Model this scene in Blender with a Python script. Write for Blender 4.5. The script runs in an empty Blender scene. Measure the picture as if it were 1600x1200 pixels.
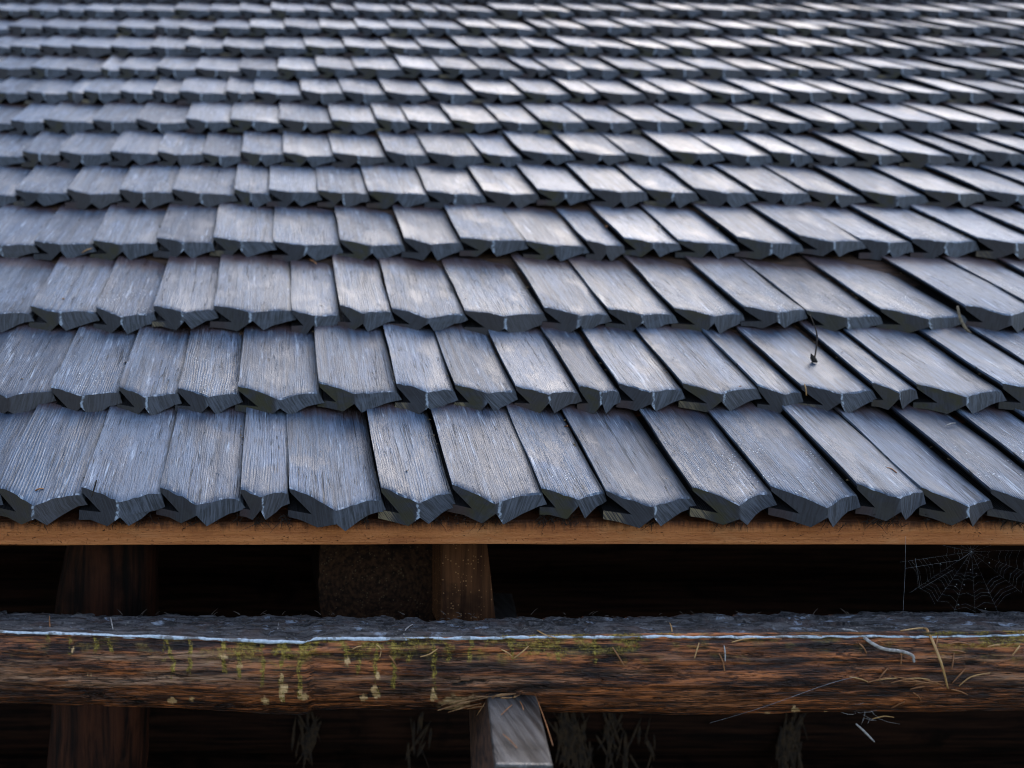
import bpy, bmesh, math, random
import numpy as np
from mathutils import Vector
random.seed(7)
RNG = np.random.default_rng(11)
scn = bpy.context.scene
C = scn.collection

# ------------------------------------------------------------------ camera, sky, sun, exposure
CZ = 1.90                      # eye height
F, CX, CY = 1400.0, 440.0, 600.0
cam_d = bpy.data.cameras.new('camera')
cam = bpy.data.objects.new('camera', cam_d); C.objects.link(cam)
cam.location = (0, 0, CZ); cam.rotation_euler = (math.radians(90), 0, 0)
cam_d.sensor_width = 36; cam_d.lens = 31.5; cam_d.shift_x = 0.225
cam_d.clip_start = 0.05; cam_d.clip_end = 900
cam_d.dof.use_dof = True; cam_d.dof.focus_distance = 1.22; cam_d.dof.aperture_fstop = 3.2
cam_d.dof.aperture_blades = 0
scn.camera = cam

SUN_EL, SUN_AZ = math.radians(44), math.radians(32)     # azimuth clockwise from +Y (north)
world = bpy.data.worlds.new('World'); scn.world = world; world.use_nodes = True
wn = world.node_tree; wn.nodes.clear()
sky = wn.nodes.new('ShaderNodeTexSky'); sky.sky_type = 'NISHITA'; sky.sun_disc = False
sky.sun_elevation = SUN_EL; sky.sun_rotation = SUN_AZ
sky.air_density = 1.0; sky.dust_density = 1.6; sky.ozone_density = 1.0
hs = wn.nodes.new('ShaderNodeHueSaturation'); hs.inputs['Saturation'].default_value = 0.9
bg = wn.nodes.new('ShaderNodeBackground'); bg.inputs['Strength'].default_value = 0.15
wo = wn.nodes.new('ShaderNodeOutputWorld')
wn.links.new(sky.outputs[0], hs.inputs['Color']); wn.links.new(hs.outputs[0], bg.inputs['Color'])
wn.links.new(bg.outputs[0], wo.inputs['Surface'])
sun_d = bpy.data.lights.new('sun', 'SUN'); sun_d.energy = 0.5; sun_d.angle = math.radians(60)
sun_d.color = (1.0, 0.99, 0.98)
sun = bpy.data.objects.new('sun', sun_d); C.objects.link(sun)
sdir = Vector((math.sin(SUN_AZ) * math.cos(SUN_EL), math.cos(SUN_AZ) * math.cos(SUN_EL), math.sin(SUN_EL)))
sun.rotation_euler = (-sdir).to_track_quat('-Z', 'Y').to_euler(); sun.location = (3, -4, 8)
vs = scn.view_settings
scn.display_settings.display_device = 'sRGB'
vs.view_transform = 'Standard'; vs.look = 'None'; vs.exposure = 1.42; vs.gamma = 1.0; vs.use_curve_mapping = False
scn.cycles.max_bounces = 6; scn.cycles.use_denoising = True; scn.cycles.filter_width = 1.0

# ------------------------------------------------------------------ helpers
def P(px, py, Y):
    return Vector(((px - CX) / F * Y, Y, CZ + (CY - py) / F * Y))

def hash2(ix, iy, seed):
    n = (ix.astype(np.int64) * 374761393 + iy.astype(np.int64) * 668265263 + seed * 974634777) & 0xffffffff
    n = ((n ^ (n >> 13)) * 1274126177) & 0xffffffff
    n = n ^ (n >> 16)
    return (n & 0xffff) / 65535.0
def vnoise(x, y, seed=0):
    x = np.asarray(x, float); y = np.asarray(y, float)
    x, y = np.broadcast_arrays(x, y)
    ix = np.floor(x); iy = np.floor(y); fx = x - ix; fy = y - iy
    fx = fx * fx * (3 - 2 * fx); fy = fy * fy * (3 - 2 * fy)
    a = hash2(ix, iy, seed); b = hash2(ix + 1, iy, seed); c = hash2(ix, iy + 1, seed); d = hash2(ix + 1, iy + 1, seed)
    return (a * (1 - fx) + b * fx) * (1 - fy) + (c * (1 - fx) + d * fx) * fy
def fbm(x, y, seed=0, o=4):
    s = 0; a = .5
    for k in range(o):
        s = s + a * vnoise(x * 2 ** k, y * 2 ** k, seed + k * 17); a *= .5
    return s / (1 - .5 ** o)
def sstep(a, b, x):
    t = np.clip((np.asarray(x, float) - a) / (b - a), 0, 1); return t * t * (3 - 2 * t)

def tag(o, label=None, cat=None, group=None, kind=None):
    if label: o['label'] = label
    if cat: o['category'] = cat
    if group: o['group'] = group
    if kind: o['kind'] = kind
    return o
def empty(name, loc, label, cat, group=None):
    o = bpy.data.objects.new(name, None); C.objects.link(o); o.location = loc
    o.empty_display_size = .05
    return tag(o, label, cat, group, 'thing')
def link(name, me, parent=None, loc=None):
    o = bpy.data.objects.new(name, me); C.objects.link(o)
    if loc is not None: o.location = loc
    if parent is not None:
        o.parent = parent
        o.location = Vector(o.location) - Vector(parent.location)
    return o
def mesh(name, V, Fc, mats, mi=None, smooth=False):
    me = bpy.data.meshes.new(name)
    me.from_pydata([tuple(v) for v in V], [], [tuple(f) for f in Fc])
    for m in (mats if isinstance(mats, (list, tuple)) else [mats]): me.materials.append(m)
    if mi is not None: me.polygons.foreach_set('material_index', np.asarray(mi, np.int32))
    if smooth: me.polygons.foreach_set('use_smooth', np.ones(len(me.polygons), bool))
    me.update()
    return me
def set_attr(me, name, vals):
    a = me.attributes.new(name, 'FLOAT', 'POINT'); a.data.foreach_set('value', np.asarray(vals, np.float32))

def tube(pts, radii, n=5):
    """vertices and faces of a tapered tube along pts"""
    V = []; Fc = []
    pts = [Vector(p) for p in pts]
    m = len(pts)
    for i, p in enumerate(pts):
        t = (pts[min(i + 1, m - 1)] - pts[max(i - 1, 0)])
        if t.length < 1e-9: t = Vector((1, 0, 0))
        t.normalize()
        a = t.cross(Vector((0.13, 0.2, 0.97)));
        if a.length < 1e-3: a = t.cross(Vector((1, 0, 0)))
        a.normalize(); b = t.cross(a)
        for k in range(n):
            an = 2 * math.pi * k / n
            V.append(p + (a * math.cos(an) + b * math.sin(an)) * radii[i])
    for i in range(m - 1):
        for k in range(n):
            k2 = (k + 1) % n
            Fc.append((i * n + k, i * n + k2, (i + 1) * n + k2, (i + 1) * n + k))
    Fc.append(tuple(range(n))[::-1]); Fc.append(tuple((m - 1) * n + k for k in range(n)))
    return V, Fc
class Acc:
    def __init__(s): s.V = []; s.F = []
    def add(s, V, Fc):
        o = len(s.V); s.V += list(V); s.F += [tuple(i + o for i in f) for f in Fc]

# ------------------------------------------------------------------ materials
class NT:
    def __init__(s, name):
        s.m = bpy.data.materials.new(name); s.m.use_nodes = True
        s.t = s.m.node_tree; s.t.nodes.clear()
        s.out = s.t.nodes.new('ShaderNodeOutputMaterial'); s.b = s.t.nodes.new('ShaderNodeBsdfPrincipled')
        s.t.links.new(s.b.outputs[0], s.out.inputs[0])
    def n(s, typ, **kw):
        nd = s.t.nodes.new(typ)
        for k, v in kw.items(): setattr(nd, k, v)
        return nd
    def put(s, sock, v):
        if isinstance(v, bpy.types.NodeSocket): s.t.links.new(v, sock)
        elif v is not None:
            if isinstance(v, (tuple, list)) and len(v) == 3 and len(sock.default_value) == 4: v = (*v, 1)
            sock.default_value = v
    def math(s, op, a, b=None, c=None, clamp=False):
        nd = s.n('ShaderNodeMath', operation=op); nd.use_clamp = clamp
        s.put(nd.inputs[0], a); s.put(nd.inputs[1], b); s.put(nd.inputs[2], c); return nd.outputs[0]
    def mix(s, f, a, b, mode='MIX'):
        nd = s.n('ShaderNodeMix', data_type='RGBA', blend_type=mode)
        s.put(nd.inputs[0], f); s.put(nd.inputs[6], a); s.put(nd.inputs[7], b); return nd.outputs[2]
    def mixf(s, f, a, b):
        nd = s.n('ShaderNodeMix', data_type='FLOAT')
        s.put(nd.inputs[0], f); s.put(nd.inputs[2], a); s.put(nd.inputs[3], b); return nd.outputs[0]
    def ramp(s, v, a, b, lo=0., hi=1.):
        nd = s.n('ShaderNodeMapRange', interpolation_type='SMOOTHSTEP')
        s.put(nd.inputs[0], v); s.put(nd.inputs[1], a); s.put(nd.inputs[2], b); s.put(nd.inputs[3], lo); s.put(nd.inputs[4], hi)
        return nd.outputs[0]
    def vec(s, x, y, z):
        nd = s.n('ShaderNodeCombineXYZ'); s.put(nd.inputs[0], x); s.put(nd.inputs[1], y); s.put(nd.inputs[2], z); return nd.outputs[0]
    def sep(s, v):
        nd = s.n('ShaderNodeSeparateXYZ'); s.put(nd.inputs[0], v); return nd.outputs
    def noise(s, v, scale=1., detail=3., rough=.55, dist=0.):
        nd = s.n('ShaderNodeTexNoise'); s.put(nd.inputs['Vector'], v)
        nd.inputs['Scale'].default_value = scale; nd.inputs['Detail'].default_value = detail
        nd.inputs['Roughness'].default_value = rough; nd.inputs['Distortion'].default_value = dist
        return nd.outputs[0]
    def voro(s, v, scale=1., feature='F1', rnd=1.):
        nd = s.n('ShaderNodeTexVoronoi', feature=feature); s.put(nd.inputs['Vector'], v)
        nd.inputs['Scale'].default_value = scale; nd.inputs['Randomness'].default_value = rnd
        return nd.outputs
    def bump(s, h, dist=.001, strength=1., normal=None):
        nd = s.n('ShaderNodeBump'); s.put(nd.inputs['Height'], h); nd.inputs['Distance'].default_value = dist
        s.put(nd.inputs['Strength'], strength)
        if normal is not None: s.put(nd.inputs['Normal'], normal)
        return nd.outputs[0]
    def attr(s, name, o='Fac'):
        nd = s.n('ShaderNodeAttribute'); nd.attribute_name = name; return nd.outputs[o]
    def uv(s, name):
        nd = s.n('ShaderNodeUVMap'); nd.uv_map = name; return nd.outputs[0]
    def obj(s): return s.n('ShaderNodeTexCoord').outputs['Object']
    def done(s, col, rough=.6, normal=None, spec=.5):
        s.put(s.b.inputs['Base Color'], col); s.put(s.b.inputs['Roughness'], rough)
        s.put(s.b.inputs['Specular IOR Level'], spec)
        if normal is not None: s.put(s.b.inputs['Normal'], normal)
        return s.m

def mat_shingle():
    t = NT('weathered_shingle')
    x, y, _ = t.sep(t.uv('size'))            # metres across / metres up from the butt
    u, v, _ = t.sep(t.uv('frac'))            # 0..1 across
    r = t.n('ShaderNodeObjectInfo').outputs['Random']
    r2 = t.math('FRACT', t.math('MULTIPLY', r, 37.31)); r3 = t.math('FRACT', t.math('MULTIPLY', r, 91.7))
    r4 = t.math('FRACT', t.math('MULTIPLY', r, 173.3))
    z = t.math('MULTIPLY', r, 53.)
    big = t.noise(t.vec(t.math('MULTIPLY', x, 26.), t.math('MULTIPLY', y, 9.), z), 1., 4., .6)
    streak = t.noise(t.vec(t.math('MULTIPLY', x, 95.), t.math('MULTIPLY', y, 5.), z), 1., 4., .6, .3)
    # growth rings standing proud: bands across the width, wandering along the length
    wob = t.noise(t.vec(t.math('MULTIPLY', x, 14.), t.math('MULTIPLY', y, 6.), z), 1., 2., .5)
    ph = t.math('MULTIPLY', t.math('ADD', t.math('ADD', x, t.math('MULTIPLY', wob, .016)), r), t.mixf(r2, 1400., 2250.))
    ring = t.math('MULTIPLY_ADD', t.math('SINE', ph), .5, .5)
    mod = t.noise(t.vec(t.math('MULTIPLY', x, 240.), t.math('MULTIPLY', y, 26.), t.math('ADD', z, 3.)), 1., 3., .65)
    ring = t.math('MULTIPLY', ring, t.ramp(mod, .3, .62))
    gate = t.ramp(t.noise(t.vec(t.math('MULTIPLY', x, 30.), t.math('MULTIPLY', y, 10.), t.math('ADD', z, 9.)), 1., 3.), .32, .6)
    ridged = t.math('MULTIPLY', gate, t.ramp(r3, .2, .9, .15, .85))
    fine = t.noise(t.vec(t.math('MULTIPLY', x, 620.), t.math('MULTIPLY', y, 42.), z), 1., 3., .65)
    pit = t.noise(t.vec(t.math('MULTIPLY', x, 900.), t.math('MULTIPLY', y, 420.), z), 1., 2., .6)
    # colour
    base = t.mix(t.ramp(streak, .34, .66), (.018, .028, .048), (.076, .112, .165))
    base = t.mix(t.math('MULTIPLY', t.ramp(big, .45, .7), .6), base, (.165, .205, .285))
    base = t.mix(t.math('MULTIPLY', t.ramp(r2, .5, 1.), .6), base, (.030, .040, .064))
    base = t.mix(t.math('MULTIPLY', t.ramp(t.math('FRACT', t.math('MULTIPLY', r, 311.7)), .6, 1.), .5), base, (.165, .20, .265))
    base = t.mix(t.math('MULTIPLY', t.ramp(r4, .7, 1.), t.math('MULTIPLY', t.ramp(streak, .45, .7), .55)), base, (.115, .122, .135))
    base = t.mix(t.math('MULTIPLY', t.math('MULTIPLY', t.ramp(ring, .35, .95), ridged), .62), base, (.30, .36, .46))
    base = t.mix(t.math('MULTIPLY', t.ramp(fine, .5, .34), .75), base, (.020, .024, .032))
    wet = t.noise(t.vec(t.math('MULTIPLY', x, 17.), t.math('MULTIPLY', y, 12.), t.math('ADD', z, 41.)), 1., 4., .6, .4)
    base = t.mix(t.math('MULTIPLY', t.ramp(wet, .50, .64), .62), base, (.030, .040, .064))
    # pale scuffs
    sc = t.noise(t.vec(t.math('MULTIPLY', x, 210.), t.math('MULTIPLY', y, 14.), t.math('ADD', z, 4.)), 1., 4., .7)
    base = t.mix(t.math('MULTIPLY', t.ramp(sc, .56, .7), t.math('MULTIPLY', t.ramp(big, .38, .6), .75)), base, (.42, .48, .56))
    # black checks along the grain
    ck = t.noise(t.vec(t.math('MULTIPLY', x, 160.), t.math('MULTIPLY', y, 5.), t.math('ADD', z, 17.)), 1., 2., .5)
    ckm = t.math('MULTIPLY', t.ramp(t.math('ABSOLUTE', t.math('SUBTRACT', ck, .5)), .012, .004), t.ramp(t.noise(t.vec(t.math('MULTIPLY', x, 20.), t.math('MULTIPLY', y, 11.), z), 1., 1.), .46, .56))
    base = t.mix(t.math('MULTIPLY', ckm, .85), base, (.012, .012, .013))
    wn_ = t.noise(t.vec(t.math('MULTIPLY', x, 130.), t.math('MULTIPLY', y, 60.), z), 1., 3., .6)
    base = t.mix(t.math('MULTIPLY', t.math('MULTIPLY', t.ramp(y, .0030, .0012), t.ramp(wn_, .52, .66)), .75), base, (.42, .46, .52))
    # small dark specks
    sp = t.voro(t.vec(x, y, z), 210.)
    spm = t.math('MULTIPLY', t.ramp(sp['Distance'], .16, .06), t.ramp(t.sep(sp['Color'])[0], .74, .78))
    base = t.mix(t.math('MULTIPLY', spm, .8), base, (.015, .014, .013))
    # white droplet-like lichen dots on a few
    dv = t.voro(t.vec(x, y, z), 240.)
    area = t.math('MULTIPLY', t.ramp(t.noise(t.vec(t.math('MULTIPLY', x, 22.), t.math('MULTIPLY', y, 22.), t.math('ADD', z, 31.)), 1., 2.), .48, .6), t.ramp(r3, .55, .65))
    dm = t.math('MULTIPLY', t.math('MULTIPLY', t.ramp(dv['Distance'], .33, .16), t.ramp(t.sep(dv['Color'])[1], .5, .56)), t.math('MULTIPLY', area, t.ramp(y, .13, .08)))
    base = t.mix(dm, base, (.78, .80, .82))
    # sheltered upper part has kept its red-brown wood
    jag = t.noise(t.vec(t.math('MULTIPLY', x, 60.), t.math('MULTIPLY', y, 25.), z), 1., 4., .6)
    br = t.ramp(t.math('MULTIPLY_ADD', jag, .05, y), .196, .226)
    base = t.mix(t.math('MULTIPLY', br, .65), base, (.085, .034, .018))
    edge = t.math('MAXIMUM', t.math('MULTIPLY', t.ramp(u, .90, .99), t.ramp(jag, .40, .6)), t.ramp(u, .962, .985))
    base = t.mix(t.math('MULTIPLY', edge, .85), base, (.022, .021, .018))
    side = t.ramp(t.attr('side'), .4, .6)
    base = t.mix(side, base, (.009, .008, .008))  # near black: covered wood plus painted shade inside the grooves
    h = t.math('ADD', t.math('MULTIPLY', t.math('MULTIPLY', ring, ridged), 1.0), t.math('MULTIPLY', fine, .6))
    h = t.math('ADD', h, t.math('MULTIPLY', pit, .35))
    h = t.math('SUBTRACT', h, t.math('MULTIPLY', ckm, 1.6))
    h = t.math('ADD', h, t.math('MULTIPLY', dm, 1.5))
    h = t.math('ADD', h, t.math('MULTIPLY', streak, .9))
    rough = t.math('SUBTRACT', t.math('ADD', t.mixf(r4, .34, .48), t.math('MULTIPLY', big, .16)), t.math('MULTIPLY', t.ramp(wet, .50, .64), .12))
    return t.done(base, rough, t.bump(h, .0014, .9), t.mixf(side, .6, .08))

def mat_endgrain():
    t = NT('shingle_end_grain')
    x, z, _ = t.sep(t.uv('size'))
    u, v, _ = t.sep(t.uv('frac'))
    r = t.n('ShaderNodeObjectInfo').outputs['Random']
    r2 = t.math('FRACT', t.math('MULTIPLY', r, 57.3)); r3 = t.math('FRACT', t.math('MULTIPLY', r, 131.9))
    w = t.math('MULTIPLY', r, 77.)
    sk = t.math('ADD', x, t.math('MULTIPLY', z, t.mixf(r2, -.5, .9)))
    line = t.noise(t.vec(t.math('MULTIPLY', sk, 420.), t.math('MULTIPLY', z, 30.), w), 1., 3., .6)
    big = t.noise(t.vec(t.math('MULTIPLY', x, 45.), t.math('MULTIPLY', z, 60.), w), 1., 4., .6)
    base = t.mix(t.ramp(line, .35, .68), (.027, .029, .035), (.088, .096, .118))
    base = t.mix(t.math('MULTIPLY', t.ramp(big, .5, .7), .6), base, (.080, .090, .115))
    base = t.mix(t.math('MULTIPLY', t.ramp(u, .50, .44), .75), base, (.032, .028, .029))  # left facet painted darker, as if lit from the right
    # left facet: green-brown growth on some
    g = t.math('MULTIPLY', t.ramp(u, .46, .40), t.ramp(r3, .45, .75))
    base = t.mix(t.math('MULTIPLY', g, t.ramp(big, .35, .62)), base, (.042, .036, .018))
    # lower lip: pale yellow-brown lichen on some
    lip = t.math('MULTIPLY', t.math('MULTIPLY', t.ramp(u, .22, .10), t.ramp(v, .70, .76)), t.ramp(r2, .72, .9))
    base = t.mix(t.math('MULTIPLY', lip, t.ramp(line, .38, .6)), base, (.20, .15, .085))
    warm = t.ramp(t.math('FRACT', t.math('MULTIPLY', r, 211.3)), .5, .9)
    base = t.mix(t.math('MULTIPLY', warm, .5), base, (.045, .034, .030))
    rd = t.math('MULTIPLY', t.math('MULTIPLY', t.ramp(u, .25, .1), t.ramp(v, .6, .7)), t.ramp(r2, .4, .2))
    base = t.mix(t.math('MULTIPLY', rd, .7), base, (.055, .032, .03))
    # pale run down the ridge where the two cuts meet
    wav = t.math('MULTIPLY', t.math('SUBTRACT', t.noise(t.vec(t.math('MULTIPLY', z, 90.), w, 0.), 1., 2.), .5), .09)
    d = t.math('ABSOLUTE', t.math('SUBTRACT', t.math('ADD', u, wav), .485))
    run = t.math('MULTIPLY', t.ramp(t.math('SUBTRACT', d, t.math('MULTIPLY', t.ramp(v, .5, 1.), .02)), .026, .006), t.ramp(r, .35, .6))
    base = t.mix(t.math('MULTIPLY', run, t.ramp(t.noise(t.vec(t.math('MULTIPLY', x, 160.), t.math('MULTIPLY', z, 160.), w), 1., 3., .6), .38, .58)), base, (.33, .37, .43))
    # fine pale line along the cut edges
    hh = t.math('ADD', t.math('MULTIPLY', line, 1.), t.math('MULTIPLY', big, .8))
    return t.done(base, t.mixf(run, .5, .35), t.bump(hh, .0010, .8), t.mixf(t.ramp(u, .44, .50), .16, .36))

def mat_log():
    t = NT('wet_brown_log')
    o = t.obj(); x, y, z = t.sep(o)
    gr = t.noise(t.vec(t.math('MULTIPLY', x, 9.), t.math('MULTIPLY', y, 85.), t.math('MULTIPLY', z, 85.)), 1., 6., .6, .3)
    gr2 = t.noise(t.vec(t.math('MULTIPLY', x, 45.), t.math('MULTIPLY', y, 420.), t.math('MULTIPLY', z, 420.)), 1., 4., .65)
    big = t.noise(t.vec(t.math('MULTIPLY', x, 5.), t.math('MULTIPLY', y, 30.), t.math('MULTIPLY', z, 30.)), 1., 4., .6)
    col = t.mix(t.ramp(gr, .38, .66), (.030, .0095, .0045), (.54, .165, .046))
    col = t.mix(t.math('MULTIPLY', t.ramp(big, .5, .68), .75), col, (.42, .150, .054))
    col = t.mix(t.math('MULTIPLY', t.ramp(big, .47, .33), .75), col, (.022, .0085, .0045))
    col = t.mix(t.math('MULTIPLY', t.ramp(gr2, .50, .40), .75), col, (.008, .005, .004))
    pale = t.attr('pale'); moss = t.attr('moss'); tan = t.attr('tan'); top = t.attr('top'); crack = t.attr('crack')
    col = t.mix(t.math('MULTIPLY', pale, t.ramp(gr, .35, .6)), col, (.42, .235, .135))
    n1 = t.noise(o, 220., 4., .7); n2 = t.noise(o, 90., 3., .6)
    mc = t.mix(t.ramp(n1, .38, .65), (.085, .062, .010), (.50, .34, .05))
    col = t.mix(t.math('MULTIPLY', moss, t.ramp(n1, .25, .5)), col, mc)
    col = t.mix(tan, col, t.mix(t.ramp(n1, .3, .7), (.60, .34, .13), (.80, .52, .25)))
    tc = t.mix(t.ramp(t.noise(t.vec(t.math('MULTIPLY', x, 18.), t.math('MULTIPLY', y, 160.), 3.), 1., 5., .65), .35, .66), (.012, .009, .008), (.135, .12, .115))
    tc = t.mix(t.math('MULTIPLY', t.ramp(t.noise(o, 22., 4., .6), .5, .65), .6), tc, (.075, .042, .032))
    tc = t.mix(t.math('MULTIPLY', t.ramp(t.noise(t.vec(t.math('MULTIPLY', x, 30.), t.math('MULTIPLY', y, 60.), 7.), 1., 4., .65), .58, .68), .7), tc, (.33, .36, .41))
    tc = t.mix(t.math('MULTIPLY', t.ramp(n1, .60, .70), .6), tc, (.30, .27, .22))
    tc = t.mix(t.math('MULTIPLY', t.ramp(n2, .42, .30), .8), tc, (.014, .011, .010))
    col = t.mix(top, col, tc)
    col = t.mix(crack, col, (.005, .004, .0035))
    l1 = t.noise(t.vec(t.math('MULTIPLY', x, 4.), t.math('MULTIPLY', y, 70.), t.math('MULTIPLY', z, 70.)), 1., 3., .6, .2)
    l2 = t.noise(t.vec(t.math('MULTIPLY', x, 11.), t.math('MULTIPLY', y, 190.), t.math('MULTIPLY', z, 190.)), 1., 3., .6, .2)
    lg = t.ramp(t.noise(t.vec(t.math('MULTIPLY', x, 6.), t.math('MULTIPLY', y, 25.), t.math('MULTIPLY', z, 25.)), 1., 2.), .42, .55)
    lines = t.math('MAXIMUM', t.ramp(t.math('ABSOLUTE', t.math('SUBTRACT', l1, .5)), .016, .006), t.math('MULTIPLY', t.ramp(t.math('ABSOLUTE', t.math('SUBTRACT', l2, .5)), .022, .008), lg))
    lines = t.math('MULTIPLY', lines, t.math('SUBTRACT', 1., t.math('MAXIMUM', top, tan)))
    col = t.mix(t.math('MULTIPLY', lines, .65), col, (.006, .004, .003))
    h = t.math('SUBTRACT', t.math('ADD', t.math('MULTIPLY', gr, 1.2), t.math('MULTIPLY', gr2, .8)), t.math('MULTIPLY', lines, 1.2))
    h = t.math('ADD', h, t.math('MULTIPLY', n1, t.mixf(top, .25, 1.3)))
    return t.done(col, t.mixf(top, .38, .75), t.bump(h, .0032, 1.), .34)

def mat_wood(name, c0, c1, axis=0, rough=.7, fine=1., speck=None, bump=.0015, spec=.35, rings=None):
    t = NT(name)
    o = t.obj(); xyz = list(t.sep(o))
    s = [150.] * 3; s[axis] = 7.
    v = t.vec(*[t.math('MULTIPLY', a, k * fine) for a, k in zip(xyz, s)])
    g = t.noise(v, 1., 5., .62, .3)
    b = t.noise(o, 14. * fine, 4., .6)
    col = t.mix(t.ramp(g, .32, .68), c0, c1)
    col = t.mix(t.math('MULTIPLY', t.ramp(b, .45, .3), .75), col, tuple(k * .35 for k in c0))
    h = t.math('ADD', g, t.math('MULTIPLY', b, .5))
    if rings:
        (rx, rz, f) = rings
        dx = t.math('SUBTRACT', xyz[0], rx); dz = t.math('SUBTRACT', xyz[2], rz)
        d = t.math('SQRT', t.math('ADD', t.math('MULTIPLY', dx, dx), t.math('MULTIPLY', dz, dz)))
        d = t.math('MULTIPLY_ADD', t.noise(o, 26., 4.), .022, d)
        rg = t.math('MULTIPLY_ADD', t.math('SINE', t.math('MULTIPLY', d, f)), .5, .5)
        col = t.mix(t.math('MULTIPLY', rg, .32), col, tuple(k * .25 for k in c0))
        h = t.math('ADD', h, t.math('MULTIPLY', rg, .3))
    if speck:
        vv = t.voro(o, 260.); nn = t.noise(o, 60., 3., .6)
        m = t.math('MULTIPLY', t.ramp(vv['Distance'], .34, .2), t.ramp(t.math('MULTIPLY', t.sep(vv['Color'])[0], t.ramp(nn, .35, .6)), .45, .6))
        col = t.mix(t.math('MULTIPLY', m, .9), col, speck)
    return t.done(col, rough, t.bump(h, bump, .8), spec)

def mat_plain(name, c, c2=None, rough=.6, scale=200., spec=.4, bump=0.):
    t = NT(name)
    n = t.noise(t.obj(), scale, 3., .6)
    col = t.mix(t.ramp(n, .3, .7), c, c2 if c2 else tuple(k * .55 for k in c))
    return t.done(col, rough, t.bump(n, bump, .7) if bump else None, spec)

M_SH = mat_shingle(); M_EG = mat_endgrain(); M_LOG = mat_log()
def mat_plank():
    t = NT('orange_plank')
    o = t.obj(); x, y, z = t.sep(o)
    g = t.noise(t.vec(t.math('MULTIPLY', x, 10.), t.math('MULTIPLY', y, 120.), t.math('MULTIPLY', z, 190.)), 1., 5., .65)
    b = t.noise(t.vec(t.math('MULTIPLY', x, 9.), t.math('MULTIPLY', y, 20.), t.math('MULTIPLY', z, 30.)), 1., 4., .6)
    col = t.mix(t.ramp(g, .3, .7), (.40, .125, .034), (.56, .20, .060))
    col = t.mix(t.math('MULTIPLY', t.ramp(b, .5, .68), .5), col, (.62, .29, .115))
    col = t.mix(t.math('MULTIPLY', t.ramp(b, .42, .28), .5), col, (.24, .065, .018))
    fl = t.noise(t.vec(t.math('MULTIPLY', x, 140.), t.math('MULTIPLY', y, 300.), t.math('MULTIPLY', z, 330.)), 1., 3., .6)
    fl2 = t.noise(t.vec(t.math('MULTIPLY', x, 420.), t.math('MULTIPLY', y, 600.), t.math('MULTIPLY', z, 700.)), 1., 2., .5)
    m = t.math('MAXIMUM', t.ramp(fl, .66, .74), t.math('MULTIPLY', t.ramp(fl2, .66, .76), .7))
    col = t.mix(t.math('MULTIPLY', m, .85), col, (.035, .014, .007))
    # drip dirt plus painted shade of the shingle ends, along the upper arris
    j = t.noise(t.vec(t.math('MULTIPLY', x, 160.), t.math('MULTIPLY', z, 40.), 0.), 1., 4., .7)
    dirt_shade = t.ramp(t.math('MULTIPLY_ADD', j, .026, z), 1.7120, 1.7285)
    col = t.mix(t.math('MULTIPLY', dirt_shade, .93), col, (.030, .010, .005))
    return t.done(col, .6, t.bump(t.math('ADD', t.math('MULTIPLY', g, 1.5), t.math('ADD', t.math('MULTIPLY', m, -2.), fl)), .0022, .9), .25)
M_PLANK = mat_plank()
M_START = mat_wood('rusty_starter_wood', (.050, .014, .006), (.17, .05, .018), 0, .75, 1.)
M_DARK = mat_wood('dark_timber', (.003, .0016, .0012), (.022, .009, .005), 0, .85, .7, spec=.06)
M_POST = mat_wood('red_brown_post', (.005, .002, .0012), (.058, .018, .008), 2, .75, .5, spec=.15, bump=.006)
M_RAFT = mat_wood('speckled_rafter', (.040, .014, .005), (.12, .046, .017), 2, .8, .8, spec=.15, speck=(.34, .17, .07))
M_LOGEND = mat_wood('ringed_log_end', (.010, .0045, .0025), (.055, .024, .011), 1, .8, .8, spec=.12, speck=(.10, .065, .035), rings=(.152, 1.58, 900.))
M_SHEATH = mat_wood('sheathing_wood', (.03, .016, .01), (.09, .045, .025), 0, .8)
M_BRK_TOP = mat_wood('wet_grey_bracket', (.016, .012, .010), (.135, .122, .112), 1, .38, .55, bump=.006, spec=.6)
M_BRK_SIDE = mat_wood('brown_bracket_side', (.016, .007, .0035), (.085, .036, .016), 1, .75)
def mat_rim_glint():
    t = NT('painted_rim_glint')  # pale colours stand in for sky reflected on the wet edge
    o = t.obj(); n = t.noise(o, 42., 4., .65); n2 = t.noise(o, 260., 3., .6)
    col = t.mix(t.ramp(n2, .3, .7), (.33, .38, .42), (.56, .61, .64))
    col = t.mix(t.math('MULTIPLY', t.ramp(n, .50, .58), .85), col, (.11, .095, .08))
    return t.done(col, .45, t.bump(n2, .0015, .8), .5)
M_RIM_GLINT = mat_rim_glint()
M_NEEDLE = mat_plain('dry_needle', (.36, .15, .05), (.20, .08, .03), .5, 90.)
M_GOLD = mat_plain('golden_needle', (.52, .30, .11), (.34, .17, .06), .5, 90.)
M_TWIG = mat_plain('pale_twig', (.44, .40, .36), (.22, .19, .17), .7, 300., .3, .001)
M_DTWIG = mat_plain('dark_twig', (.030, .022, .018), (.075, .05, .035), .7, 300.)
M_STEM = mat_plain('dry_grass_stem', (.28, .22, .14), (.16, .11, .07), .7, 200.)
M_WEB = mat_plain('web_silk', (.42, .43, .45), (.25, .25, .26), .35, 100., .6)
M_MOSS = mat_plain('yellow_green_moss', (.42, .30, .05), (.13, .10, .016), .9, 400.)
M_HMOSS = mat_plain('hanging_moss', (.040, .021, .007), (.007, .0035, .002), .9, 120.)
M_CRUMB = mat_plain('leaf_crumbs', (.26, .17, .08), (.06, .035, .02), .8, 500.)
M_FIBRE = mat_plain('black_root_fibres', (.014, .011, .009), (.03, .02, .014), .8, 300.)
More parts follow.
